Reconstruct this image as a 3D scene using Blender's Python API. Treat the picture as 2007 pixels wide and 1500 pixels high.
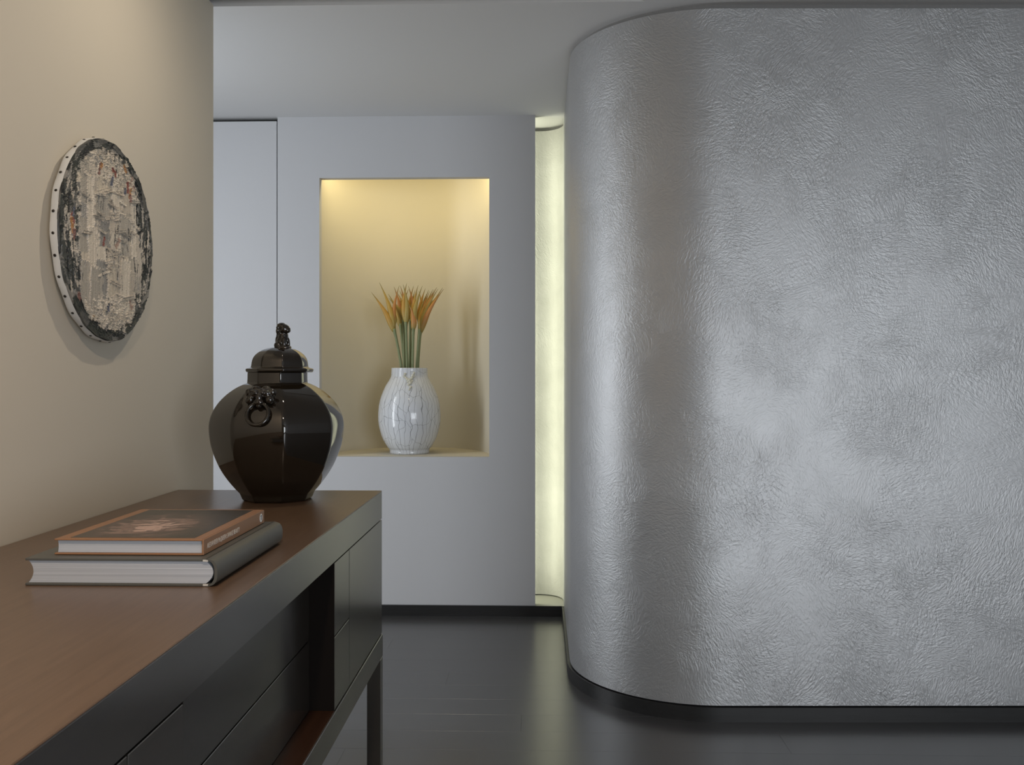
import bpy, bmesh, math, random
import numpy as np
from mathutils import Vector, Matrix
random.seed(4); rng = np.random.default_rng(7)
for o in list(bpy.data.objects): bpy.data.objects.remove(o, do_unlink=True)
SC = bpy.context.scene; COL = SC.collection
PI = math.pi; R = math.radians
TH = math.atan(53.5/1800.0)                     # camera yaw against the room axes
CT, ST = math.cos(TH), math.sin(TH)

# ------------------------------------------------------------------ camera
cam = bpy.data.cameras.new('camera'); cam.sensor_width = 36; cam.lens = 36*1800/2007
cam.shift_y = -17/2007; cam.clip_start = 0.05
co = bpy.data.objects.new('camera', cam); COL.objects.link(co)
co.location = (0, 0, 1.16); co.rotation_euler = (PI/2, 0, TH); SC.camera = co
# ------------------------------------------------------------------ world, colour management
SC.view_settings.view_transform = 'Standard'; SC.view_settings.look = 'None'
SC.view_settings.gamma = 1.0; SC.view_settings.use_curve_mapping = False
SC.view_settings.exposure = 0.06
w = bpy.data.worlds.new('world'); SC.world = w; w.use_nodes = True
w.node_tree.nodes['Background'].inputs[0].default_value = (.62, .74, .9, 1)
w.node_tree.nodes['Background'].inputs[1].default_value = 0.5
# ------------------------------------------------------------------ lights
def area(name, loc, target, sx, sy, power, col, spread=180):
    l = bpy.data.lights.new(name, 'AREA'); l.shape = 'RECTANGLE'; l.size = sx; l.size_y = sy
    l.energy = power; l.color = col; l.spread = R(spread)
    o = bpy.data.objects.new(name, l); COL.objects.link(o); o.location = loc
    d = Vector(target)-Vector(loc); o.rotation_euler = d.to_track_quat('-Z', 'Y').to_euler()
    return o
def spot(name, loc, target, power, col, deg, blend=.6, rad=.03):
    l = bpy.data.lights.new(name, 'SPOT'); l.energy = power; l.color = col; l.spot_size = R(deg)
    l.spot_blend = blend; l.shadow_soft_size = rad
    o = bpy.data.objects.new(name, l); COL.objects.link(o); o.location = loc
    o.rotation_euler = (Vector(target)-Vector(loc)).to_track_quat('-Z', 'Y').to_euler()
    return o
DAY = (.92, .96, 1.0)
area('daylight_rear_window', (2.75, -3.18, .95), (2.75, 0, .95), 2.9, 1.6, 104, DAY)
area('daylight_corridor_window', (-2.37, 3.255, 1.22), (0, 3.255, 1.22), .34, 2.2, 23, DAY)
spot('wall_washer', (-.25, .45, 2.37), (-1.095, .55, 1.25), 78, (1, .77, .57), 150, 1.0, .05)
spot('picture_spot', (-.45, 2.28, 2.37), (-1.095, 2.2, 1.2), 14, (1, .85, .66), 165, 1.0, .02)
area('niche_lamp', (-.65, 4.50, 2.235), (-.65, 4.72, 1.8), .7, .05, 2.9, (1, .82, .42))
area('slot_lamp', (-.203, 4.53, 1.21), (.1, 4.535, 1.21), .13, 2.3, 6.6, (.99, 1, .74))

# ------------------------------------------------------------------ materials
def mat(name, col=(.5,.5,.5), rough=.5, metal=0.0, ior=1.45, coat=0.0, spec=None):
    m = bpy.data.materials.new(name); m.use_nodes = True
    b = m.node_tree.nodes['Principled BSDF']
    b.inputs['Base Color'].default_value = (*col, 1); b.inputs['Roughness'].default_value = rough
    b.inputs['Metallic'].default_value = metal; b.inputs['IOR'].default_value = ior
    b.inputs['Coat Weight'].default_value = coat; b.inputs['Coat Roughness'].default_value = .05
    if spec is not None: b.inputs['Specular IOR Level'].default_value = spec
    return m
class NT:
    def __init__(s, m): s.t = m.node_tree; s.b = s.t.nodes['Principled BSDF']
    def n(s, typ, **kw):
        nd = s.t.nodes.new(typ)
        for k, v in kw.items():
            if k.startswith('i_'):
                key = k[2:]; key = int(key) if key.isdigit() else key.replace('_', ' ')
                nd.inputs[key].default_value = v
            else: setattr(nd, k, v)
        return nd
    def l(s, a, b): s.t.links.new(a, b)
    def ramp(s, fac, stops):
        r = s.n('ShaderNodeValToRGB'); e = r.color_ramp.elements
        while len(e) < len(stops): e.new(.5)
        for el, (p, c) in zip(e, stops):
            el.position = p; el.color = (*c, 1) if len(c) == 3 else c
        s.l(fac, r.inputs[0]); return r
    def bump(s, h, strength, dist, prev=None):
        bn = s.n('ShaderNodeBump'); bn.inputs['Strength'].default_value = strength
        bn.inputs['Distance'].default_value = dist; s.l(h, bn.inputs['Height'])
        if prev is not None: s.l(prev, bn.inputs['Normal'])
        return bn.outputs[0]
def painted(name, col, rough=.75):
    m = mat(name, col, rough); t = NT(m)
    g = t.n('ShaderNodeNewGeometry'); nz = t.n('ShaderNodeTexNoise', i_Scale=160.0, i_Detail=2.0)
    t.l(g.outputs['Position'], nz.inputs['Vector'])
    t.l(t.bump(nz.outputs[0], .05, .001), t.b.inputs['Normal']); return m
def wood(name, c0, c1, rough, scale=(30, 1.5, 30), bump=.06):
    m = mat(name, c0, rough); t = NT(m)
    tc = t.n('ShaderNodeTexCoord'); mp = t.n('ShaderNodeMapping'); mp.inputs['Scale'].default_value = scale
    t.l(tc.outputs['Object'], mp.inputs[0])
    nz = t.n('ShaderNodeTexNoise', i_Scale=3.0, i_Detail=6.0, i_Roughness=.62, i_Distortion=.6)
    t.l(mp.outputs[0], nz.inputs['Vector'])
    r = t.ramp(nz.outputs[0], [(.3, c0), (.7, c1)]); t.l(r.outputs[0], t.b.inputs['Base Color'])
    t.l(t.bump(nz.outputs[0], bump, .0008), t.b.inputs['Normal']); return m
def silver(name='silver_plaster', metal=.72, lo=(.415,.42,.428), hi=(.445,.45,.458)):
    m = mat(name, (.5, .51, .52), .42, metal); t = NT(m)
    uv = t.n('ShaderNodeUVMap'); uv.uv_map = 'UVMap'
    wob = t.n('ShaderNodeTexNoise', i_Scale=4.0, i_Detail=2.0); t.l(uv.outputs[0], wob.inputs['Vector'])
    mix = t.n('ShaderNodeMixRGB', blend_type='LINEAR_LIGHT', i_Fac=.06)
    t.l(uv.outputs[0], mix.inputs[1]); t.l(wob.outputs['Color'], mix.inputs[2])
    heights = []
    for k, (vs, sc) in enumerate(((5.2, (42, 120, 1)), (8.5, (75, 165, 1)))):
        vo = t.n('ShaderNodeTexVoronoi', i_Scale=vs); t.l(mix.outputs[0], vo.inputs['Vector'])
        sp = t.n('ShaderNodeSeparateColor'); t.l(vo.outputs['Color'], sp.inputs[0])
        an = t.n('ShaderNodeMath', operation='MULTIPLY'); an.inputs[1].default_value = 3.1
        t.l(sp.outputs[k], an.inputs[0])
        rt = t.n('ShaderNodeVectorRotate', rotation_type='Z_AXIS')
        t.l(mix.outputs[0], rt.inputs['Vector']); t.l(an.outputs[0], rt.inputs['Angle'])
        mp = t.n('ShaderNodeMapping'); mp.inputs['Scale'].default_value = sc; t.l(rt.outputs[0], mp.inputs[0])
        nz = t.n('ShaderNodeTexNoise', i_Scale=1.0, i_Detail=3.0, i_Roughness=.55, i_Distortion=.5)
        t.l(mp.outputs[0], nz.inputs['Vector'])
        r = t.ramp(nz.outputs[0], [(.32, (0,0,0)), (.66, (1,1,1))]); heights.append(r.outputs[0])
    pm = t.n('ShaderNodeTexNoise', i_Scale=3.2, i_Detail=3.0); t.l(uv.outputs[0], pm.inputs['Vector'])
    pr = t.ramp(pm.outputs[0], [(.36, (.45,.45,.45)), (.64, (1,1,1))])
    sm = t.n('ShaderNodeMixRGB', blend_type='MIX', i_Fac=.5); t.l(heights[0], sm.inputs[1]); t.l(heights[1], sm.inputs[2])
    hh = t.n('ShaderNodeMixRGB', blend_type='MULTIPLY', i_Fac=1.0); t.l(sm.outputs[0], hh.inputs[1]); t.l(pr.outputs[0], hh.inputs[2])
    big = t.n('ShaderNodeTexNoise', i_Scale=2.1, i_Detail=4.0, i_Roughness=.6); t.l(uv.outputs[0], big.inputs['Vector'])
    n1 = t.bump(big.outputs[0], .06, .02)
    t.l(t.bump(hh.outputs[0], .66, .0017, n1), t.b.inputs['Normal'])
    rr = t.n('ShaderNodeMapRange', i_1=.3, i_2=.7, i_3=.45, i_4=.49); t.l(big.outputs[0], rr.inputs[0])
    t.l(rr.outputs[0], t.b.inputs['Roughness'])
    c = t.ramp(big.outputs[0], [(.3, lo), (.7, hi)]); t.l(c.outputs[0], t.b.inputs['Base Color'])
    return m
M = {}
M['wall_warm'] = painted('beige_wall_paint', (.60, .555, .47))
M['wall_grey'] = painted('grey_wall_paint', (.49, .495, .51))
M['ceiling'] = painted('ceiling_paint', (.60, .60, .60))
M['niche'] = painted('niche_paint', (.60, .56, .46)); M['gap_grey'] = painted('shadow_gap_grey', (.22, .22, .22))
M['dark_gap'] = mat('shadow_gap_black', (.02, .02, .02), .8)
M['silver'] = silver(); M['pale_plaster'] = silver('pale_plaster', .10, (.36,.36,.35), (.50,.50,.49))
M['floor'] = wood('black_stained_floor', (.038, .038, .040), (.050, .050, .052), .27, (1.2, 26, 26), .02); NT(M['floor']).b.inputs['IOR'].default_value = 2.35
M['base'] = wood('black_baseboard', (.012, .012, .012), (.020, .020, .021), .38, (2, 30, 30), .05)
M['wood'] = wood('red_brown_satin_wood', (.100, .060, .036), (.135, .083, .052), .30, (42, 2.0, 42), .04); NT(M['wood']).b.inputs['IOR'].default_value = 1.7
M['frame'] = wood('dark_console_frame', (.020, .017, .014), (.030, .025, .020), .22, (42, 2.0, 42), .02); NT(M['frame']).b.inputs['IOR'].default_value = 2.8
M['inner'] = mat('black_inside_and_shade', (.008, .006, .005), .7, spec=.1)  # cabinet inside, and the shadow painted black on the bay side faces
M['glaze'] = mat('black_brown_glaze', (.011, .008, .005), .045, 0, 1.62, .3)
M['ledge'] = painted('grey_stone_ledge', (.30, .30, .27), .4)
M['window'] = mat('window_frame_white', (.7, .7, .7), .5)
M['light_edge'] = mat('lighter_gap_lip', (.10, .07, .05), .35)

# ------------------------------------------------------------------ mesh helpers
def link(name, me, m=None, parent=None, smooth=False, **props):
    o = bpy.data.objects.new(name, me); COL.objects.link(o)
    if m is not None and not me.materials: me.materials.append(m)
    if parent is not None: o.parent = parent
    if smooth:
        for p in me.polygons: p.use_smooth = True
    for k, v in props.items(): o[k] = v
    return o
def from_bm(name, bm, m=None, parent=None, smooth=False, **props):
    bmesh.ops.recalc_face_normals(bm, faces=bm.faces)
    me = bpy.data.meshes.new(name); bm.to_mesh(me); bm.free()
    return link(name, me, m, parent, smooth, **props)
def addbox(bm, x0, x1, y0, y1, z0, z1):
    v = [bm.verts.new(p) for p in ((x0,y0,z0),(x1,y0,z0),(x1,y1,z0),(x0,y1,z0),(x0,y0,z1),(x1,y0,z1),(x1,y1,z1),(x0,y1,z1))]
    return [bm.faces.new([v[i] for i in f]) for f in ((0,3,2,1),(4,5,6,7),(0,1,5,4),(1,2,6,5),(2,3,7,6),(3,0,4,7))]
def box(name, b, m, parent=None, bev=0.0, seg=2, **props):
    bm = bmesh.new(); addbox(bm, *b)
    if bev: bmesh.ops.bevel(bm, geom=bm.edges[:], offset=bev, segments=seg, affect='EDGES', profile=.5)
    return from_bm(name, bm, m, parent, **props)
def boxes(name, bl, m, parent=None, **props):
    bm = bmesh.new()
    for b in bl: addbox(bm, *b)
    return from_bm(name, bm, m, parent, **props)
def empty(name, loc, **props):
    o = bpy.data.objects.new(name, None); COL.objects.link(o); o.location = loc; o.empty_display_size = .05
    for k, v in props.items(): o[k] = v
    return o
def grid_mesh(rows, close_u=True, cap0=False, cap1=False):
    n = len(rows[0]); vs = [p for r in rows for p in r]; fs = []
    for i in range(len(rows)-1):
        for j in range(n if close_u else n-1):
            k = (j+1) % n; fs.append((i*n+j, i*n+k, (i+1)*n+k, (i+1)*n+j))
    if cap0: fs.append(tuple(range(n-1, -1, -1)))
    if cap1: fs.append(tuple((len(rows)-1)*n+j for j in range(n)))
    me = bpy.data.meshes.new('m'); me.from_pydata(vs, [], fs); me.update(); return me
def smooth_profile(pts, sub=6):
    out = []; P = [Vector(p) for p in pts]
    for i in range(len(P)-1):
        p0 = P[max(i-1,0)]; p1 = P[i]; p2 = P[i+1]; p3 = P[min(i+2,len(P)-1)]
        for k in range(sub):
            t = k/sub
            out.append(.5*((2*p1)+(-p0+p2)*t+(2*p0-5*p1+4*p2-p3)*t*t+(-p0+3*p1-3*p2+p3)*t**3))
    out.append(P[-1]); return [tuple(p) for p in out]
def lathe(profile, n=64, rfun=None, cap0=True, cap1=False):
    rows = []
    for r, z in profile:
        rows.append([((r*(rfun(a) if rfun else 1))*math.cos(a), (r*(rfun(a) if rfun else 1))*math.sin(a), z)
                     for a in (2*PI*j/n for j in range(n))])
    return grid_mesh(rows, True, cap0, cap1)
def tube(path, rad, n=8, closed=False):
    P = [Vector(p) for p in path]; rows = []; N = len(P); up = Vector((0, 0, 1))
    for i, p in enumerate(P):
        a = P[(i-1) % N] if (closed or i > 0) else P[i]; b = P[(i+1) % N] if (closed or i < N-1) else P[i]
        d = (b-a).normalized(); s = d.cross(up)
        if s.length < 1e-4: s = d.cross(Vector((1, 0, 0)))
        s.normalize(); u = s.cross(d); r = rad[i] if isinstance(rad, (list, tuple)) else rad
        rows.append([tuple(p+r*(math.cos(t)*s+math.sin(t)*u)) for t in (2*PI*k/n for k in range(n))])
    if closed: rows.append(rows[0]); return grid_mesh(rows)
    return grid_mesh(rows, True, True, True)
def blob(name, els, voxel, m, parent=None, smooth_it=3, **props):
    """union of ellipsoids [(centre, radii, (rx,ry,rz))] turned into one continuous skin"""
    bm = bmesh.new()
    for c, r, rot in els:
        mtx = Matrix.Translation(c) @ Matrix.Rotation(rot[2],4,'Z') @ Matrix.Rotation(rot[1],4,'Y') @ Matrix.Rotation(rot[0],4,'X') @ Matrix.Diagonal((*r, 1))
        bmesh.ops.create_icosphere(bm, subdivisions=3, radius=1, matrix=mtx)
    me = bpy.data.meshes.new('tmp'); bm.to_mesh(me); bm.free()
    t = bpy.data.objects.new('tmp', me); COL.objects.link(t)
    rm = t.modifiers.new('r', 'REMESH'); rm.mode = 'VOXEL'; rm.voxel_size = voxel
    sm = t.modifiers.new('s', 'SMOOTH'); sm.factor = .5; sm.iterations = smooth_it
    dg = bpy.context.evaluated_depsgraph_get()
    out = bpy.data.meshes.new_from_object(t.evaluated_get(dg)); bpy.data.objects.remove(t, do_unlink=True)
    out.name = name; return link(name, out, m, parent, True, **props)

# ------------------------------------------------------------------ room shell
ZC = 2.40
S = dict(kind='structure')
# floor: dark planks laid across the view
fl = box('floor', (-2.6, 5.4, -3.2, 4.70, -.08, -.014), M['floor'], **S)
pc = {}; PW = .147; y = -3.2; row = 0
while y < 4.41:
    y1 = min(y+PW, 4.43); x = -2.6-(row*.83 % 2.2)
    while x < 5.4:
        a, b = max(x, -2.6), min(x+2.2, 5.4); L = round(b-a, 3); Wd = round(y1-y, 3)
        if L > .02:
            if (L, Wd) not in pc:
                bm = bmesh.new(); g = .00015; c = .00025
                lo = [bm.verts.new(p) for p in ((-L/2+g,-Wd/2+g,-.014),(L/2-g,-Wd/2+g,-.014),(L/2-g,Wd/2-g,-.014),(-L/2+g,Wd/2-g,-.014))]
                mi = [bm.verts.new((v.co.x, v.co.y, -c)) for v in lo]
                hi = [bm.verts.new((v.co.x-math.copysign(c, v.co.x), v.co.y-math.copysign(c, v.co.y), 0)) for v in lo]
                for A, B in ((lo, mi), (mi, hi)):
                    for i in range(4): bm.faces.new((A[i], A[(i+1)%4], B[(i+1)%4], B[i]))
                bm.faces.new(hi); bm.faces.new(lo[::-1])
                bmesh.ops.recalc_face_normals(bm, faces=bm.faces)
                me = bpy.data.meshes.new('plank'); bm.to_mesh(me); bm.free(); pc[(L, Wd)] = me
            o = link('plank', pc[(L, Wd)], M['floor'], fl); o.location = ((a+b)/2, (y+y1)/2, 0)
        x += 2.2
    y += PW; row += 1
# ceiling with a narrow recessed groove where the corridor begins
boxes('ceiling', [(-2.6, 5.4, -3.2, 3.0, ZC, 2.52), (-2.6, 5.4, 3.068, 4.75, ZC, 2.52), (.35, 5.4, 3.0, 3.068, ZC, 2.52),
                  (-2.6, .35, 3.0, 3.068, 2.46, 2.52)], M['ceiling'], **S)
XL = -1.095
box('wall_left', (XL-.14, XL, -3.2, 3.055, 0, ZC), M['wall_warm'], **S)
box('wall_corridor', (-2.42, XL-.14, 2.915, 3.055, 0, ZC), M['wall_grey'], **S)
box('wall_right', (5.3, 5.4, -3.2, 3.21, 0, ZC), M['wall_grey'], **S)
wx0, wx1 = 1.25, 4.25
boxes('wall_rear', [(-1.235, wx0, -3.3, -3.2, 0, ZC), (wx1, 5.4, -3.3, -3.2, 0, ZC), (wx0, wx1, -3.3, -3.2, 0, .15), (wx0, wx1, -3.3, -3.2, 1.75, ZC)], M['wall_warm'], **S)
boxes('window_1', [(wx0, wx0+.05, -3.29, -3.21, .15, 1.75), (wx1-.05, wx1, -3.29, -3.21, .15, 1.75), (2.73, 2.77, -3.29, -3.21, .2, 1.7), (wx0+.05, wx1-.05, -3.29, -3.21, .15, .2), (wx0+.05, wx1-.05, -3.29, -3.21, 1.7, 1.75)], M['window'], **S)
boxes('wall_corridor_end', [(-2.52, -2.42, 3.055, 3.065, 0, ZC), (-2.52, -2.42, 3.445, 4.40, 0, ZC), (-2.52, -2.42, 3.065, 3.445, 0, .08), (-2.52, -2.42, 3.065, 3.445, 2.36, ZC)], M['wall_grey'], **S)
boxes('window_2', [(-2.51, -2.43, 3.065, 3.085, .08, 2.36), (-2.51, -2.43, 3.425, 3.445, .08, 2.36), (-2.51, -2.43, 3.085, 3.425, .08, .10), (-2.51, -2.43, 3.085, 3.425, 2.34, 2.36)], M['window'], **S)
# back wall with the niche opening; a flush door at its left
YB = 4.40; NX0, NX1, NZ0, NZ1 = -1.06, -.24, .76, 2.105; XD = -1.264; XR = -.0195
boxes('wall_back', [(XD, NX0, YB, YB+.045, 0, ZC), (NX0, NX1, YB, YB+.045, 0, NZ0), (NX0, NX1, YB, YB+.045, NZ1, ZC),
                    (NX1, XR, YB, YB+.045, 0, ZC), (-2.6, -2.2, YB, YB+.045, 0, ZC)], M['wall_grey'], **S)
box('door_1', (-2.197, XD-.004, YB, YB+.045, .004, 2.381), M['wall_grey'], None, .0008, 1, **S)
box('trim_1', (-2.25, XD+.02, YB+.05, YB+.08, 0, ZC), M['dark_gap'], **S)
# rounded apse of the niche
xc, a_, d_ = (NX0+NX1)/2, (NX1-NX0)/2+.004, .545
prof = [(xc+a_*math.cos(t), YB+.045+d_*math.sin(t)) for t in (PI*k/48 for k in range(49))]
rows = [[(x, y, z) for x, y in prof] for z in (NZ0, 1.2, 1.7, 2.30)]
me = grid_mesh(rows, False); link('wall_niche', me, M['niche'], None, True, **S)
for z, nm in ((NZ0, 'trim_2'), (2.30, 'trim_3')):
    bm = bmesh.new(); pts = prof if nm == 'trim_3' else [(NX1, YB+.0452)]+prof[1:-1]+[(NX0, YB+.0452)]
    zz = (z-.02, z) if nm == 'trim_2' else (z, z+.02)
    lo = [bm.verts.new((x, y, zz[0])) for x, y in pts]; hi = [bm.verts.new((x, y, zz[1])) for x, y in pts]
    bm.faces.new(lo); bm.faces.new(hi)
    for i in range(len(pts)): j = (i+1) % len(pts); bm.faces.new((lo[i], lo[j], hi[j], hi[i]))
    from_bm(nm, bm, M['niche'], **S)
# silver curved wall: slot back, concave fillet, straight side, convex corner, long front
RC = .48; CC = (.598, 3.564); FN = (ST, -CT); FD = (CT, ST)
path = [(-.215, 4.62), (-.10, 4.62)]
for k in range(17): t = PI/2-(PI/2)*k/16; path.append((-.002+.12*math.cos(t), 4.50+.12*math.sin(t)))
for k in range(1, 9): path.append((.118, 4.50+(3.564-4.50)*k/8))
a1 = math.atan2(FN[1], FN[0])+2*PI
for k in range(1, 65): t = PI+(a1-PI)*k/64; path.append((CC[0]+RC*math.cos(t), CC[1]+RC*math.sin(t)))
p0 = path[-1]
for k in range(1, 40): path.append((p0[0]+FD[0]*k*.12, p0[1]+FD[1]*k*.12))
def norms(path):
    out = []
    for i in range(len(path)):
        a = path[max(i-1, 0)]; b = path[min(i+1, len(path)-1)]; d = Vector((b[0]-a[0], b[1]-a[1])).normalized()
        out.append(Vector((d.y, -d.x)))          # room side is to the right of travel, sign fixed below
    return out
NRM = norms(path)
if NRM[-1].y > 0: NRM = [-n for n in NRM]
arc = [0.0]
for i in range(1, len(path)): arc.append(arc[-1]+math.dist(path[i], path[i-1]))
def ribbon(name, out0, out1, z0, z1, m, i0=0, i1=None, nz=1, parent=None, **props):
    """closed wall ribbon following the path; out = offset to the room side"""
    i1 = len(path) if i1 is None else i1; idx = list(range(i0, i1))
    vs, uv, fs = [], [], []
    zs = [z0+(z1-z0)*k/nz for k in range(nz+1)]
    for off in (out1, out0):
        for i in idx:
            for z in zs:
                vs.append((path[i][0]+NRM[i].x*off, path[i][1]+NRM[i].y*off, z)); uv.append((arc[i], z))
    n = len(idx); q = nz+1; A = lambda s, i, k: (s*n+i)*q+k
    for i in range(n-1):
        for k in range(nz):
            fs.append((A(0,i,k), A(0,i+1,k), A(0,i+1,k+1), A(0,i,k+1))); fs.append((A(1,i+1,k), A(1,i,k), A(1,i,k+1), A(1,i+1,k+1)))
        fs.append((A(0,i,nz), A(0,i+1,nz), A(1,i+1,nz), A(1,i,nz))); fs.append((A(1,i,0), A(1,i+1,0), A(0,i+1,0), A(0,i,0)))
    for i in (0, n-1):
        for k in range(nz): fs.append((A(1,i,k), A(0,i,k), A(0,i,k+1), A(1,i,k+1)))
    me = bpy.data.meshes.new(name); me.from_pydata(vs, [], fs); me.update()
    ul = me.uv_layers.new(name='UVMap')
    for lp in me.loops: ul.data[lp.index].uv = uv[lp.vertex_index]
    bm = bmesh.new(); bm.from_mesh(me); bmesh.ops.recalc_face_normals(bm, faces=bm.faces); bm.to_mesh(me); bm.free()
    o = link(name, me, m, parent, True, **props)
    me.set_sharp_from_angle(angle=R(35))
    return o
ribbon('wall_curved', -.02, 0, .052, 2.380, M['silver'], 18, nz=4, **S)
ribbon('wall_slot_back', -.02, 0, .052, 2.380, M['pale_plaster'], 0, 19, nz=4, **S)
ribbon('wall_curved_backing', -.07, -.021, 0, ZC, M['gap_grey'], **S)
# curved baseboard in lengths that butt together
bbr = empty('baseboard_right', (0, 0, 0), **S)
iA = 19; cuts = [iA, len(path)-39+3, len(path)-39+7, len(path)-39+18, len(path)]
for a, b in zip(cuts[:-1], cuts[1:]):
    ribbon('baseboard_segment', -.019, .010, 0, .048, M['base'], a-(1 if a > iA else 0), b, parent=bbr)
box('baseboard_back', (-2.42, .1075, YB-.012, YB-.0005, 0, .0495), M['base'], **S)
box('baseboard_left', (XL+.0005, XL+.012, -3.2, 3.055, 0, .0495), M['base'], **S)
box('trim_4', (-.215, .138, YB+.0, 4.62, 0, .047), M['ledge'], **S)       # raised ledge of the lit slot
box('wall_slot', (-.235, -.215, YB+.045, 4.66, 0, ZC), M['niche'], **S)

# ------------------------------------------------------------------ console
XF = -.472; YN, YF = .565, 2.742; ZT = .81
con = empty('console', (-.78, 1.655, 0), label='long dark brown wooden console along the beige wall', category='console')
def cpart(name, b, m, bev=.0012, parent=con, seg=1, **props):
    o = box(name, tuple(b), m, None, bev, seg, **props); o.parent = parent
    par = parent; off = Vector((0, 0, 0))
    while par is not None: off += par.location; par = par.parent
    o.data.transform(Matrix.Translation(-off)); return o
cpart('apron', (-1.09, XF, YN, YF, ZT-.085, ZT-.003), M['frame'], .001)
cpart('top', (-1.09, XF, YN, YF, ZT-.003, ZT), M['wood'], .001)
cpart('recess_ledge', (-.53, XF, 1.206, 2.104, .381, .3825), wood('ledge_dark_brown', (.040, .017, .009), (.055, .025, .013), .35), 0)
cpart('base_rail', (-1.085, XF+.003, YN, YF, .314, .381), M['frame'], .0015)
for lx in (XF-.037, -1.085):
    for ly in (YN+.003, YF-.043):
        cpart('leg', (lx, lx+.04, ly, ly+.04, 0, .314), M['frame'], .001)
za, zb = .383, .722
ya, yb = 1.205, 2.105
for (y0, y1, dy0, dy1, wy0, wy1) in ((yb, YF, yb, yb+.163, yb+.166, YF), (YN, ya, ya-.163, ya, YN, ya-.166)):
    cpart('cabinet_body', (-1.08, XF-.020, y0+.002, y1-.002, .381, .725), M['inner'], 0)
    for z0, z1 in ((za, .5505), (.554, zb)):
        cpart('drawer_front', (XF-.0195, XF, dy0, dy1, z0, z1), M['frame'], .001)
    cpart('door', (XF-.0195, XF, wy0, wy1, za, zb), M['frame'], .001)
    cpart('side_panel', (-1.08, XF-.0005, (y0-.0005) if y0 == yb else (ya-.0015), (y0+.0015) if y0 == yb else (ya+.0005), .381, .725), M['inner'], 0)  # outer side face, coloured black for the shadow in the recess
cpart('drawer_body', (-1.08, -.550, ya+.01, yb-.01, .381, .725), M['inner'], 0)
for z0, z1 in ((za, .5435), (.547, .724)):
    cpart('drawer_front', (-.5495, -.530, ya+.002, yb-.002, z0, z1), M['frame'], .001)
bpy.context.view_layer.update()

# ------------------------------------------------------------------ books
def pages_mat(name, c0, c1):
    m = mat(name, c0, .8); t = NT(m); tc = t.n('ShaderNodeTexCoord'); mp = t.n('ShaderNodeMapping')
    mp.inputs['Scale'].default_value = (1.2, 1.2, 420); t.l(tc.outputs['Object'], mp.inputs[0])
    nz = t.n('ShaderNodeTexNoise', i_Scale=1.0, i_Detail=4.0); t.l(mp.outputs[0], nz.inputs['Vector'])
    r = t.ramp(nz.outputs[0], [(.35, c0), (.62, c1)]); t.l(r.outputs[0], t.b.inputs['Base Color'])
    t.l(t.bump(nz.outputs[0], .25, .001), t.b.inputs['Normal']); return m
M['pages'] = pages_mat('paper_edges', (.35, .38, .43), (.48, .52, .58))
M['book_grey'] = mat('grey_cloth_cover', (.085, .088, .082), .42)
M['book_copper'] = mat('copper_brown_cover', (.27, .14, .072), .40)
M['paper_white'] = mat('white_paper', (.75, .75, .74), .7)
M['wear'] = mat('worn_pale_board', (.55, .55, .53), .8)
def ngon_extrude(pts, y0, y1, axis='Y'):
    """closed outline in (x,z) extruded along y"""
    n = len(pts); rows = [[(x, y, z) for x, z in pts] for y in (y0, y1)]
    return grid_mesh(rows, True, True, True)
def book(x0, x1, y0, y1, z0, z1, board, round_spine, cover, name, label, over=.004):
    e = empty(name, ((x0+x1)/2, (y0+y1)/2, z0), label=label, category='book', group='books on the console')
    w2, d2, T = (x1-x0)/2, (y1-y0)/2, z1-z0
    hinge = .010 if round_spine else 0.0
    for nm, a, b in (('back_cover', 0, board), ('front_cover', T-board, T)):
        box(nm, (-w2, w2-(hinge if round_spine else .003), -d2, d2, a, b), cover, e, min(.0011, board*.4), 2)
    p0, p1 = board+.0002, T-board-.0002; ze = (p0+p1)/2; hz = (p1-p0)/2
    pts = []
    sag = .008 if round_spine else .001
    for k in range(13):       # spine side, bottom to top
        t = -1+2*k/12; bul = (.012 if round_spine else 0)*(1-t*t)
        pts.append((w2-(.016 if round_spine else .0045)+bul, ze+hz*t))
    for k in range(13):       # fore edge, top to bottom
        t = 1-2*k/12; pts.append((-w2+.004+sag*(1-t*t), ze+hz*t))
    o = link('page_block', ngon_extrude(pts, -d2+over, d2-over), M['pages'], e)
    if round_spine:
        out, inn = [], []
        for k in range(17):
            t = -1+2*k/16; zz = T/2+(T/2)*t
            out.append((w2-hinge+.016*math.sqrt(max(0, 1-(abs(t)**2.6)))-.0015, zz)); inn.append((w2-hinge+.0145*math.sqrt(max(0, 1-(abs(t)**2.6)))-.005, T/2+(T/2-.0018)*t))
        sp = link('spine', ngon_extrude(out+inn[::-1], -d2-.0005, d2+.0005), cover, e, True)
        md = sp.modifiers.new('e', 'EDGE_SPLIT'); md.split_angle = R(40)
        box('hinge_groove_shade', (w2-hinge-.006, w2-hinge-.003, -d2+.001, d2-.001, T-.0002, T+.0004), mat('groove_shade', (.045,.047,.043), .5), e)  # flat strip, the groove's shade put into its darker colour
        for zz in (T-board-.0005, board*.2):
            box('worn_corner', (w2-hinge-.010, w2-hinge-.001, -d2-.0006, -d2+.003, zz, zz+board*.8), M['wear'], e, .0005, 1)
    else:
        box('spine', (w2-.003, w2, -d2, d2, .0004, T-.0004), cover, e, .0008, 2)
    return e, w2, d2, T
b1, *_ = book(-.850, -.533, 1.494, 1.877, ZT, ZT+.0455, .0042, True, M['book_grey'], 'art_book', 'thick dark grey cloth book with rounded spine lying under the copper book')
b2, w2, d2, T2 = book(-.815, -.561, 1.520, 1.858, ZT+.0460, ZT+.0460+.0268, .0030, False, M['book_copper'], 'art_book', 'copper brown hardback with a dark cover picture on top of grey book', .005)
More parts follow.
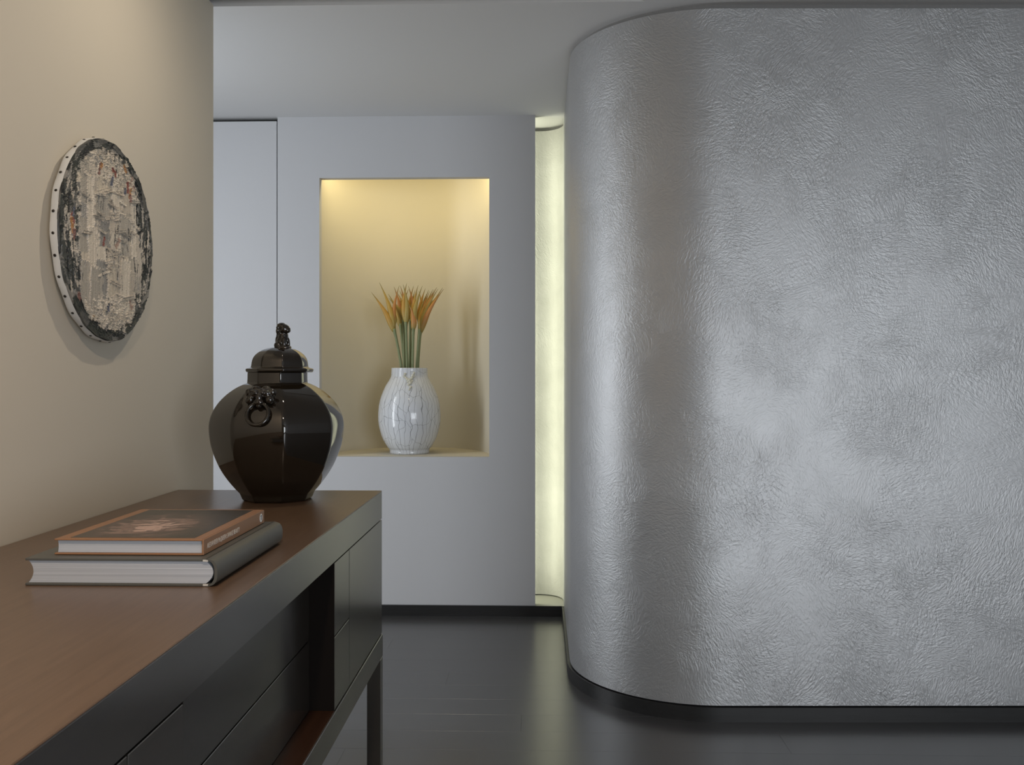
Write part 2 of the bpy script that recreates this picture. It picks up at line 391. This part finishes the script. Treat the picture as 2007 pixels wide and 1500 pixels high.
# cover picture: blurred pale shape on dark brown
pm = mat('cover_print', (.05, .04, .03), .30); t = NT(pm)
tc = t.n('ShaderNodeTexCoord'); mp = t.n('ShaderNodeMapping'); mp.inputs['Scale'].default_value = (7, 9, 1); mp.inputs['Rotation'].default_value = (0, 0, .5)
t.l(tc.outputs['Object'], mp.inputs[0])
nz = t.n('ShaderNodeTexNoise', i_Scale=1.9, i_Detail=3.0, i_Distortion=2.2); t.l(mp.outputs[0], nz.inputs['Vector'])
gr = t.n('ShaderNodeTexGradient', gradient_type='SPHERICAL'); mp2 = t.n('ShaderNodeMapping'); mp2.inputs['Scale'].default_value = (7, 4.8, 1); mp2.inputs['Location'].default_value = (.1, .15, 0)
t.l(tc.outputs['Object'], mp2.inputs[0]); t.l(mp2.outputs[0], gr.inputs[0])
mu = t.n('ShaderNodeMath', operation='MULTIPLY'); t.l(nz.outputs[0], mu.inputs[0]); t.l(gr.outputs['Fac'], mu.inputs[1])
r = t.ramp(mu.outputs[0], [(.10, (.045,.036,.025)), (.24, (.09,.06,.045)), (.31, (.26,.17,.14)), (.38, (.11,.075,.06)), (.44, (.50,.35,.30))])
t.l(r.outputs[0], t.b.inputs['Base Color'])
box('cover_picture', (-w2+.022, w2-.020, -d2+.012, d2-.010, T2-.0002, T2+.0003), pm, b2)
# spine lettering and round emblem
cu = bpy.data.curves.new('txt', 'FONT'); cu.body = 'ALEXANDER McQUEEN: SAVAGE BEAUTY'; cu.size = .0125; cu.extrude = .0001; cu.align_x = 'LEFT'
to = bpy.data.objects.new('txt', cu); COL.objects.link(to)
me = bpy.data.meshes.new_from_object(to.evaluated_get(bpy.context.evaluated_depsgraph_get())); bpy.data.objects.remove(to, do_unlink=True)
xs = [v.co.x for v in me.vertices]; sx = .168/(max(xs)-min(xs))
me.transform(Matrix.Diagonal((sx, 1.0, 1, 1)))
me.transform(Matrix(((0,0,1,0),(1,0,0,0),(0,1,0,0),(0,0,0,1))))
lt = link('spine_lettering', me, mat('pale_ink', (.62, .58, .52), .6), b2, label='small pale capital letters'); lt.location = (w2+.0001, -d2+.016, .0088)
em = lathe([(.0085, 0), (.0085, .0003)], 32, None, True, True); em.transform(Matrix.Rotation(PI/2, 4, 'Y'))
eo = link('emblem', em, M['paper_white'], b2, label='round white emblem'); eo.location = (w2+.0001, d2-.022, T2/2)
boxes('emblem_mark', [(.0003, .0005, -.0035, .0035, .0030, .0050), (.0003, .0005, -.0012, .0012, .0005, .0030), (.0003, .0005, -.0030, .0030, -.0012, .0002), (.0003, .0005, -.0016, .0022, -.0042, -.0022)], mat('black_ink', (.02,.02,.02), .5), eo)

# ------------------------------------------------------------------ black lidded jar
JX, JY = -.729, 2.54
jar = empty('lidded_jar', (JX, JY, ZT+.0006), label='glossy black brown eight sided jar with domed lid on the console', category='jar')
V0 = R(-68.7)
def octo(a):
    d = ((a-V0+PI/8*2) % (PI/4)) - PI/8 if False else ((a-V0) % (PI/4)) - PI/8
    f = math.cos(PI/8)/math.cos(d)
    return .88*f+.12*(1.0-.5*(1-math.cos(PI/8)))
k = 1/703.0
def jp(cy, half): return (half/3.846*k, 1.16+(733-(620+cy/3.846))*k-ZT)
bp = [jp(1400, 250), jp(1385, 262), jp(1340, 272), jp(1325, 280), jp(1290, 312), jp(1220, 368), jp(1140, 418), jp(1050, 458), jp(960, 486), jp(860, 499), jp(790, 496), jp(720, 474), jp(650, 430), jp(590, 372), jp(545, 310), jp(518, 258), jp(508, 232)]
bp = [(bp[0][0], .0005), (bp[1][0], .006)]+bp[2:]
prof = [(bp[0][0]*.6, .004), (bp[0][0]*.85, .0)]+[(bp[0][0], .0)]+smooth_profile(bp[1:], 5)+smooth_profile([jp(505, 224), jp(470, 222), jp(430, 221), jp(424, 218)], 3)+[jp(424, 190), jp(470, 188)]
link('body', lathe(prof, 192, octo, True, True), M['glaze'], jar, True)
lp = [jp(422, 215), jp(425, 238), jp(420, 248), jp(408, 252), jp(398, 248), jp(393, 232), jp(388, 218), jp(378, 212), jp(340, 206), jp(310, 194), jp(285, 172), jp(262, 138), jp(246, 98), jp(238, 56), jp(235, 12)]
lid = link('lid', lathe([lp[0]]+smooth_profile(lp[1:], 4), 192, octo, True, True), M['glaze'], jar, True); lid.location = (.006, .001, 0)
# seated lion finial, facing right of the camera
zf = jp(240, 0)[1]
fx = Matrix.Rotation(R(-20), 3, 'Z')
FS = 1.12
def fe(x, y, z, rx, ry, rz, a=0, b=0): return (tuple(fx @ Vector((x*FS, y*FS, 0)) + Vector((.008, .002, zf+z*FS))), (rx*FS, ry*FS, rz*FS), (0, b, R(-20)+a))
els = [fe(0, 0, -.001, .0215, .019, .008), fe(-.006, .004, .014, .0135, .015, .018), fe(-.001, .002, .026, .0125, .0125, .018, 0, .25),
       fe(.009, -.008, .010, .0045, .0048, .016), fe(.010, .008, .010, .0045, .0048, .016), fe(.013, -.008, .001, .006, .005, .004), fe(.013, .008, .001, .006, .005, .004),
       fe(-.008, -.011, .006, .010, .007, .009), fe(-.008, .013, .006, .010, .007, .009),
       fe(.003, 0, .047, .0145, .014, .0125), fe(.013, 0, .043, .008, .0085, .007), fe(.010, -.006, .051, .005, .004, .004), fe(.010, .006, .051, .005, .004, .004),
       fe(-.004, 0, .054, .012, .013, .009), fe(-.010, 0, .042, .008, .012, .012), fe(.017, 0, .047, .004, .005, .004),
       fe(-.016, .0, .018, .006, .006, .014), fe(-.013, .0, .032, .006, .006, .007)]
for q in range(10):
    aa = q*.63; els.append(fe(-.004+.004*math.cos(aa*2), .0125*math.sin(aa), .046+.0125*math.cos(aa), .0042, .0042, .0042))
blob('finial', els, .0014, M['glaze'], lid, 2, label='small seated lion on top of the lid')
# lion masks with rings on two opposite facets
for ang in (R(-91.2), R(88.8)):
    T_ = Matrix.Rotation(ang, 3, 'Z')      # local x = outwards, y = tangent
    rz = ang
    def me_(n_, t_, z_, rn, rt, rz_, roll=0): return (tuple(T_ @ Vector((n_, t_, z_-ZT))), (rn, rt, rz_), (roll, R(28), rz))
    els = [me_(.140, 0, 1.100, .013, .036, .022), me_(.150, -.016, 1.106, .011, .014, .013), me_(.150, .016, 1.106, .011, .014, .013),
           me_(.158, 0, 1.096, .012, .010, .013), me_(.164, 0, 1.086, .010, .014, .008), me_(.146, -.030, 1.110, .010, .012, .012), me_(.146, .030, 1.110, .010, .012, .012),
           me_(.139, -.013, 1.121, .008, .012, .007), me_(.139, .013, 1.121, .008, .012, .007), me_(.155, -.026, 1.090, .010, .012, .012), me_(.155, .026, 1.090, .010, .012, .012),
           me_(.161, -.009, 1.110, .005, .0055, .0045), me_(.161, .009, 1.110, .005, .0055, .0045), me_(.160, 0, 1.079, .012, .009, .007)]
    mk = blob('handle_mask', els, .0017, M['glaze'], jar, 2)
    pth = []
    for q in range(40):
        t_ = 2*PI*q/40; zz = 1.055+.0285*math.cos(t_); pth.append(tuple(T_ @ Vector((.172-(zz-1.055)*.40, .0285*math.sin(t_), zz-ZT))))
    link('ring', tube(pth, .0052, 10, True), M['glaze'], mk, True)

# ------------------------------------------------------------------ white crackle vase and flowers
VX, VY, VZ = -.655, 4.62, NZ0
m = mat('crackle_glaze', (.6, .62, .64), .10, 0, 1.5); t = NT(m)
tc = t.n('ShaderNodeTexCoord')
def crack(scale, dist, seed, thr, w_):
    uvn = t.n('ShaderNodeUVMap'); uvn.uv_map = 'UVMap'
    mp = t.n('ShaderNodeMapping'); mp.inputs['Scale'].default_value = scale; mp.inputs['Location'].default_value = (seed, seed*2, 0)
    t.l(uvn.outputs[0], mp.inputs[0])
    nz = t.n('ShaderNodeTexNoise', i_Scale=1.4, i_Detail=2.0); t.l(mp.outputs[0], nz.inputs['Vector'])
    mx = t.n('ShaderNodeMixRGB', blend_type='LINEAR_LIGHT', i_Fac=dist); t.l(mp.outputs[0], mx.inputs[1]); t.l(nz.outputs['Color'], mx.inputs[2])
    vo = t.n('ShaderNodeTexVoronoi', feature='DISTANCE_TO_EDGE', voronoi_dimensions='2D', i_Scale=1.0); t.l(mx.outputs[0], vo.inputs['Vector'])
    return t.ramp(vo.outputs['Distance'], [(thr, (w_, w_, w_)), (thr+.018, (1, 1, 1))]).outputs[0]
def runs(count, wob, seed, width, w_):
    """wandering vertical cracks, evenly thin"""
    uvn = t.n('ShaderNodeUVMap'); uvn.uv_map = 'UVMap'; sp = t.n('ShaderNodeSeparateXYZ'); t.l(uvn.outputs[0], sp.inputs[0])
    mp = t.n('ShaderNodeMapping'); mp.inputs['Scale'].default_value = (12, 9, 1); mp.inputs['Location'].default_value = (seed, seed, 0); t.l(uvn.outputs[0], mp.inputs[0])
    nz = t.n('ShaderNodeTexNoise', i_Scale=1.0, i_Detail=2.0); t.l(mp.outputs[0], nz.inputs['Vector'])
    a = t.n('ShaderNodeMath', operation='MULTIPLY'); a.inputs[1].default_value = count; t.l(sp.outputs[0], a.inputs[0])
    b = t.n('ShaderNodeMath', operation='MULTIPLY'); b.inputs[1].default_value = wob; t.l(nz.outputs[0], b.inputs[0])
    c = t.n('ShaderNodeMath', operation='ADD'); t.l(a.outputs[0], c.inputs[0]); t.l(b.outputs[0], c.inputs[1])
    p = t.n('ShaderNodeMath', operation='PINGPONG'); p.inputs[1].default_value = .5; t.l(c.outputs[0], p.inputs[0])
    return t.ramp(p.outputs[0], [(width*.4, (w_, w_, w_)), (width, (1, 1, 1))]).outputs[0]
c1 = runs(34, 2.2, .4, .055, .42); c2 = crack((12, 10, 1), .3, 1.7, .0, .5)
mm = t.n('ShaderNodeMixRGB', blend_type='MULTIPLY', i_Fac=1.0); t.l(c1, mm.inputs[1]); t.l(c2, mm.inputs[2])
mc = t.n('ShaderNodeMixRGB', blend_type='MULTIPLY', i_Fac=1.0); mc.inputs[1].default_value = (.60, .62, .65, 1); t.l(mm.outputs[0], mc.inputs[2])
t.l(mc.outputs[0], t.b.inputs['Base Color']); t.l(t.bump(mm.outputs[0], .15, .0006), t.b.inputs['Normal'])
M['crackle'] = m
kv = 1/389.6
def vp(cy, half): return (half/4.054*kv, 1.16+(733-(540+cy/4.054))*kv-VZ)
pr = [vp(1425, 153), vp(1418, 157), vp(1400, 157), vp(1388, 162), vp(1370, 178), vp(1300, 216), vp(1200, 243), vp(1110, 248), vp(1000, 233), vp(900, 195), vp(850, 165), vp(815, 148), vp(780, 144), vp(755, 143), vp(748, 142)]
z0 = pr[0][1]; pr = [(r_, z_-z0) for r_, z_ in pr]
outer = [(pr[0][0]*.8, .003), (pr[0][0]*.95, 0)]+smooth_profile(pr, 5)
inner = [(r_-.007, z_) for r_, z_ in reversed(pr[4:])]
inner[0] = (pr[-1][0]-.004, pr[-1][1]+.001)
vase = link('vase', lathe(outer+smooth_profile(inner, 4), 96, None, True, True), M['crackle'], None, True,
            label='white crackle glazed vase with blossom relief standing in lit niche', category='vase')
vase.location = (VX, VY, VZ+.0005); vase.rotation_euler = (0, 0, PI/2)
ul = vase.data.uv_layers.new(name='UVMap')
for p in vase.data.polygons:
    an = [math.atan2(vase.data.vertices[v].co.y, vase.data.vertices[v].co.x)/(2*PI) % 1.0 for v in p.vertices]
    wrap = max(an)-min(an) > .5
    for li, v, a_u in zip(p.loop_indices, p.vertices, an): ul.data[li].uv = (a_u+(1 if wrap and a_u < .5 else 0), vase.data.vertices[v].co.z)
els = []
va = math.atan2(-VY, -VX)+.02-PI/2
def vrel(s_, z_, r_):
    rr = float(np.interp(z_-VZ, [q_[1] for q_ in pr], [q_[0] for q_ in pr])); a = va+s_/rr
    return ((rr*math.cos(a), rr*math.sin(a), z_-VZ), (r_, r_, r_), (0, 0, 0))
for s_, z_, r_ in ((-.022,1.160,.006),(-.026,1.150,.006),(-.018,1.145,.006),(-.012,1.138,.007),(.018,1.163,.006),(.012,1.154,.006),(.020,1.150,.005),(.008,1.143,.007),(-.002,1.134,.008),(.002,1.124,.007),(-.006,1.117,.006),(.002,1.108,.006),(-.003,1.098,.005),(-.010,1.128,.005),(.010,1.132,.005)):
    els.append(vrel(s_*1.1, 1.162-(1.163-z_)*1.25, r_*1.15))
blob('relief_ornament', els, .0018, mat('cream_relief', (.52, .51, .43), .12), vase, 1)
m = mat('bract', (.6, .3, .06), .5); t = NT(m)
at = t.n('ShaderNodeAttribute'); at.attribute_name = 'tint'; t.l(at.outputs['Color'], t.b.inputs['Base Color']); t.b.inputs['Roughness'].default_value = .45
M['bract'] = m
M['stem'] = mat('green_stem', (.20, .23, .11), .5)
def fpt(cx, cy, dy=0.0):
    return Vector(((700+cx/7.5-797)*kv, dy, 1.16+(733-(540+cy/7.5))*kv-VZ))
def bract(p0, p1, width, parent, warm):
    """pointed boat shaped bract, folded along its keel"""
    d = p1-p0; L = d.length; d.normalize(); out = Vector((p1.x-p0.x, p1.y-p0.y, 0))
    side = d.cross(Vector((0, -1, 0)));
    if side.length < .1: side = Vector((1, 0, 0))
    side.normalize(); nrm = side.cross(d).normalized()
    bend = (1 if out.x >= 0 else -1)
    vs, fs, cs = [], [], []; N = 12
    for i in range(N+1):
        s = i/N
        wd = width*(float(np.interp(s, [0, .12, .28, .45, .65, .82, 1], [.60, .92, 1.0, .74, .42, .20, .03])))
        wd = max(wd, .0009)
        c = p0+d*L*s+Vector((-bend*.012*math.sin(s*PI), 0, 0))
        for q in range(8):
            a = 2*PI*q/8
            vs.append(tuple(c+side*wd*.5*math.cos(a)+nrm*wd*.36*math.sin(a)))
            base = Vector((.34, .26, .07)); mid = Vector(warm); tip = Vector((.16, .15, .05))
            cl = base.lerp(mid, min(1, s/.35)) if s < .35 else (mid if s < .72 else mid.lerp(tip, (s-.72)/.28))
            cs.append((*cl, 1))
    for i in range(N):
        for q in range(8): fs.append((i*8+q, i*8+(q+1)%8, (i+1)*8+(q+1)%8, (i+1)*8+q))
    fs.append(tuple(range(7, -1, -1))); fs.append(tuple(N*8+q for q in range(8)))
    me = bpy.data.meshes.new('bract'); me.from_pydata(vs, [], fs); me.update()
    ca = me.color_attributes.new('tint', 'FLOAT_COLOR', 'POINT')
    for i, c_ in enumerate(cs): ca.data[i].color = c_
    return link('bract', me, M['bract'], parent, True)
FL = [(620, (520, 790), [(190, 255), (305, 112), (595, 155), (455, 450)], -.05),
      (640, (575, 700), [(400, 262), (480, 150), (600, 300)], .035),
      (655, (640, 650), [(598, 150), (420, 330), (710, 200), (540, 250)], -.005),
      (705, (700, 690), [(665, 150), (710, 130), (600, 230)], -.06),
      (715, (720, 640), [(772, 140), (640, 280), (740, 250), (760, 330)], .05),
      (755, (785, 710), [(855, 140), (705, 150), (800, 210), (850, 330)], .012),
      (790, (815, 770), [(745, 430), (945, 170), (870, 260)], -.072),
      (815, (850, 700), [(990, 190), (935, 165), (830, 200), (1000, 260)], .078),
      (835, (880, 760), [(1085, 195), (1060, 190), (1010, 215), (1100, 300)], .042),
      (850, (890, 800), [(1220, 180), (1130, 172), (960, 300)], .004),
      (840, (895, 790), [(1245, 210), (1160, 205), (1020, 330)], -.032)]
WARM = [(.46,.25,.04), (.44,.27,.045), (.46,.20,.05), (.36,.26,.06)]
for i, (bx, fk, tips, dy) in enumerate(FL):
    f0 = fpt(bx, 1380, dy*.6); f1 = fpt(*fk, dy)
    low = Vector((f0.x*.6, f0.y*.6, .06))
    lab = {0: 'widest spreading yellow flower of the bunch, leaning toward the black jar', 9: 'green tipped flower with long blades leaning toward the silver wall', 10: 'green tipped flower with long blades leaning toward the silver wall'}.get(i, 'upright orange flower crowded in the middle of the vase bunch')
    fo = empty('cut_flower', (VX, VY, VZ+.0005), label=lab, category='flower', group='flowers in the crackle vase')
    pth = [low, low.lerp(f0, .5), f0, f0.lerp(f1, .35)+Vector(((f0.x-f1.x)*.10, 0, 0)), f0.lerp(f1, .7)+Vector(((f0.x-f1.x)*.08, 0, 0)), f1]
    pth = [Vector(p) for p in smooth_profile([tuple(p) for p in pth], 4)]
    link('stem', tube(pth, [.0068]*(len(pth)-3)+[.0075, .009, .010], 8), M['stem'], fo, True)
    for j, tp in enumerate(tips):
        p1 = fpt(*tp, dy+(j-1)*.010); bract(f1+Vector((0, 0, -.012+.010*j)), p1, .031 if j < 2 else .026, fo, WARM[(i+j) % 4])

# ------------------------------------------------------------------ round impasto painting
PX, PY, PZ, PR = -1.0640, 2.243, 1.488, .247
pa = empty('painting', (PX, PY, PZ), label='round thickly painted canvas in cream and dark grey hung on beige wall', category='painting')
N = 420; hmap = np.zeros((N, N)); cmap = np.zeros((N, N, 3))
yy, zz = np.meshgrid(np.linspace(-1, 1, N), np.linspace(-1, 1, N)); rr = np.sqrt(yy**2+zz**2)
cmap[:] = (.045, .050, .045)
CREAM = [(.56,.50,.41), (.62,.56,.47), (.48,.43,.36), (.52,.47,.40), (.40,.37,.32)]
GREY = [(.24,.23,.21), (.16,.16,.15), (.30,.29,.27)]; DARK = [(.035,.040,.036), (.06,.065,.06), (.02,.022,.022), (.09,.09,.085)]
ACC = [(.40,.21,.09), (.22,.12,.10), (.12,.13,.17), (.40,.28,.17), (.24,.09,.07), (.38,.28,.23)]
def stroke(cy, cz, L, W, ang, col, h, rough=.25):
    c, s = math.cos(ang), math.sin(ang); m_ = int((max(L, W))*N/2*1.6)+3
    iy, iz = int((cy+1)/2*N), int((cz+1)/2*N)
    a0, a1, b0, b1 = max(0, iz-m_), min(N, iz+m_), max(0, iy-m_), min(N, iy+m_)
    if a1 <= a0 or b1 <= b0: return
    Y, Z = yy[a0:a1, b0:b1]-cy, zz[a0:a1, b0:b1]-cz
    u = (Y*c+Z*s)/L; v = (-Y*s+Z*c)/W
    jit = .12*np.sin(u*9+cy*40)+.10*np.sin(v*13+cz*50)
    msk = (np.abs(u)+jit*.4 < 1) & (np.abs(v)+jit*.5 < 1)
    bris = np.interp((v+1)*14, np.arange(30), rng.random(30))
    prof = .45+.55*(np.abs(v)**4)+.5*np.clip(u, 0, 1)**6
    sub = hmap[a0:a1, b0:b1]; cs_ = cmap[a0:a1, b0:b1]
    hh = sub*.35+h*prof*(1-rough+rough*bris)
    sub[msk] = hh[msk]
    tone = (.82+.30*bris)[..., None]*np.array(col)
    cs_[msk] = tone[msk]
def pick(l): return l[rng.integers(len(l))]
for _ in range(700):                         # dark ground round the rim
    a = rng.random()*2*PI; q = .66+.36*rng.random()
    stroke(q*math.cos(a), q*math.sin(a), .05+.07*rng.random(), .02+.02*rng.random(), a+PI/2+rng.normal()*.5, pick(DARK+GREY[:1]), .35+.3*rng.random())
for _ in range(520):                         # short crumbly daubs between rim and centre
    a = rng.random()*2*PI; q = .52+.34*rng.random()
    if abs(math.cos(a)) > .8 and math.cos(a) > 0 and q > .66: continue
    stroke(q*math.cos(a)*.95, q*math.sin(a), .016+.028*rng.random(), .010+.014*rng.random(), rng.random()*3, pick(CREAM+CREAM+GREY+DARK[:2]), .5+.6*rng.random(), .5)
for _ in range(150):                         # pale streaks over the right and left dark bands
    sg = 1 if rng.random() < .6 else -1
    stroke(sg*rng.uniform(.66, .95), rng.uniform(-.55, .5), .04+.07*rng.random(), .008+.010*rng.random(), PI/2+rng.normal()*.18, pick(CREAM[2:]+DARK), .5+.3*rng.random(), .5)
for _ in range(210):                         # long palette knife pulls down the middle
    stroke(np.clip(rng.normal()*.27, -.52, .56), rng.uniform(-.62, .58), .10+.20*rng.random(), .05+.075*rng.random(), PI/2+rng.normal()*.05, pick(CREAM+CREAM+CREAM[3:]+GREY[2:]), .35+.4*rng.random(), .3)
for cy, cz, L, W, g in ((-.18,.50,.10,.11,0), (-.20,.30,.13,.13,3), (.34,.47,.13,.10,2), (.10,.42,.2,.08,1), (.05,-.18,.10,.13,0), (.18,-.2,.08,.1,2), (-.42,.25,.30,.06,1), (-.38,-.10,.18,.08,1), (.30,.10,.2,.1,3), (.02,-.45,.25,.1,0), (-.30,-.5,.2,.12,3), (.30,-.42,.28,.1,1), (.5,.2,.3,.05,1), (-.14,.05,.12,.10,4)):
    stroke(cy, cz, L, W, PI/2+rng.normal()*.04, (CREAM[:3]+CREAM[4:]+GREY[2:])[g], .8, .35)
for _ in range(34):                          # ridges left where the knife lifted
    stroke(np.clip(rng.normal()*.26, -.5, .5), rng.uniform(-.6, .55), .04+.08*rng.random(), .007+.009*rng.random(), rng.normal()*.18, pick(CREAM), 1.2+.5*rng.random(), .3)
for _ in range(420):
    sgn = 1 if rng.random() < .5 else -1
    stroke(np.clip(rng.normal()*.28, -.5, .5), sgn*rng.uniform(.56, .86), .014+.026*rng.random(), .010+.012*rng.random(), PI/2+rng.normal()*.9, pick(CREAM+CREAM[:2]+GREY[:1]), .7+.6*rng.random(), .5)
for _ in range(60):
    stroke(rng.normal()*.28, rng.uniform(-.45, .45), .03+.06*rng.random(), .005+.007*rng.random(), PI/2+rng.normal()*.25, pick(DARK[3:]+GREY), .3, .5)
for cy, cz in ((-.24,.66), (-.20,.70), (.06,.70), (.10,.68), (.36,.60), (.42,.55), (.46,.70), (-.74,.10), (-.76,.04), (-.73,.16), (-.72,-.04), (-.62,-.62), (-.06,-.66), (.14,.0), (.3,.78), (.5,.62), (-.15,-.02), (.02,.6), (-.36,-.80), (.44,-.6), (.42,.50), (.30,.55)):
    stroke(cy, cz, .03+.04*rng.random(), .014+.014*rng.random(), PI/2+rng.normal()*.4, pick(ACC), .7, .4)
for _ in range(170):                         # restate the dark rim
    a = rng.random()*2*PI; q = .91+.11*rng.random()
    stroke(q*math.cos(a), q*math.sin(a), .05+.07*rng.random(), .02+.025*rng.random(), a+PI/2+rng.normal()*.25, pick(DARK+DARK+GREY[:2]), .4+.3*rng.random())
hmap += .10*rng.random((N, N)); NR, NA = 150, 420
vs, cs, fs = [(0, 0, 0)], [], []
def samp(y_, z_):
    i = min(N-1, max(0, int((z_+1)/2*(N-1)))); j = min(N-1, max(0, int((y_+1)/2*(N-1)))); return hmap[i, j], cmap[i, j]
h_, c_ = samp(0, 0); vs = [(h_*.007, 0, 0)]; cs = [c_]
for i in range(1, NR+1):
    q = i/NR
    for j in range(NA):
        a = 2*PI*j/NA; wob = 1+.006*math.sin(a*9+1)+.004*math.sin(a*23) if i > NR-3 else 1
        y_, z_ = q*math.cos(a)*wob, q*math.sin(a)*wob; h_, c_ = samp(y_*.985, z_*.985)
        edge = 1 if i < NR else .0
        vs.append((h_*.0072*edge, y_*PR, z_*PR)); cs.append(c_)
for j in range(NA): fs.append((0, 1+j, 1+(j+1) % NA))
for i in range(NR-1):
    for j in range(NA):
        a, b = 1+i*NA+j, 1+i*NA+(j+1) % NA; fs.append((a, a+NA, b+NA, b))
me = bpy.data.meshes.new('paint_surface'); me.from_pydata(vs, [], fs); me.update()
ca = me.color_attributes.new('tint', 'FLOAT_COLOR', 'POINT')
ca.data.foreach_set('color', np.concatenate([np.array(cs), np.ones((len(cs), 1))], 1).astype(np.float32).ravel())
m = mat('oil_paint', (.5,.5,.5), .42); t = NT(m); at = t.n('ShaderNodeAttribute'); at.attribute_name = 'tint'; t.l(at.outputs['Color'], t.b.inputs['Base Color'])
link('paint_surface', me, m, pa, False)
TH_P = .0160
rows = []
for x_, q in ((.0005, 1.0), (-.004, 1.008), (-.010, 1.010), (-.0145, 1.008), (-TH_P, 1.004)):
    rows.append([(x_, PR*q*(1+.006*math.sin(a*16+.6)*(-x_/TH_P))*math.cos(a), PR*q*(1+.006*math.sin(a*16+.6)*(-x_/TH_P))*math.sin(a)) for a in (2*PI*j/160 for j in range(160))])
link('canvas_edge', grid_mesh(rows, True, False, True), mat('white_canvas', (.58, .58, .56), .8), pa, True)
tk = lathe([(.0034, 0), (.0034, .0008), (.002, .0016)], 10, None, True, True); tk.materials.append(mat('tack_dark', (.035, .03, .025), .4, .6))
for q in range(32):
    a = 2*PI*(q+.35)/32
    o = link('tack', tk, None, pa); o.location = (-.0080, PR*1.010*math.cos(a), PR*1.010*math.sin(a))
    o.rotation_euler = Vector((0, math.cos(a), math.sin(a))).to_track_quat('Z', 'X').to_euler()
link('hanging_block', (lambda b: (addbox(b, XL-PX+.0002, -TH_P, -.06, .06, .08, .14), (lambda me_: (b.to_mesh(me_), b.free(), me_)[2])(bpy.data.meshes.new('hanging_block')))[1])(bmesh.new()), M['inner'], pa)
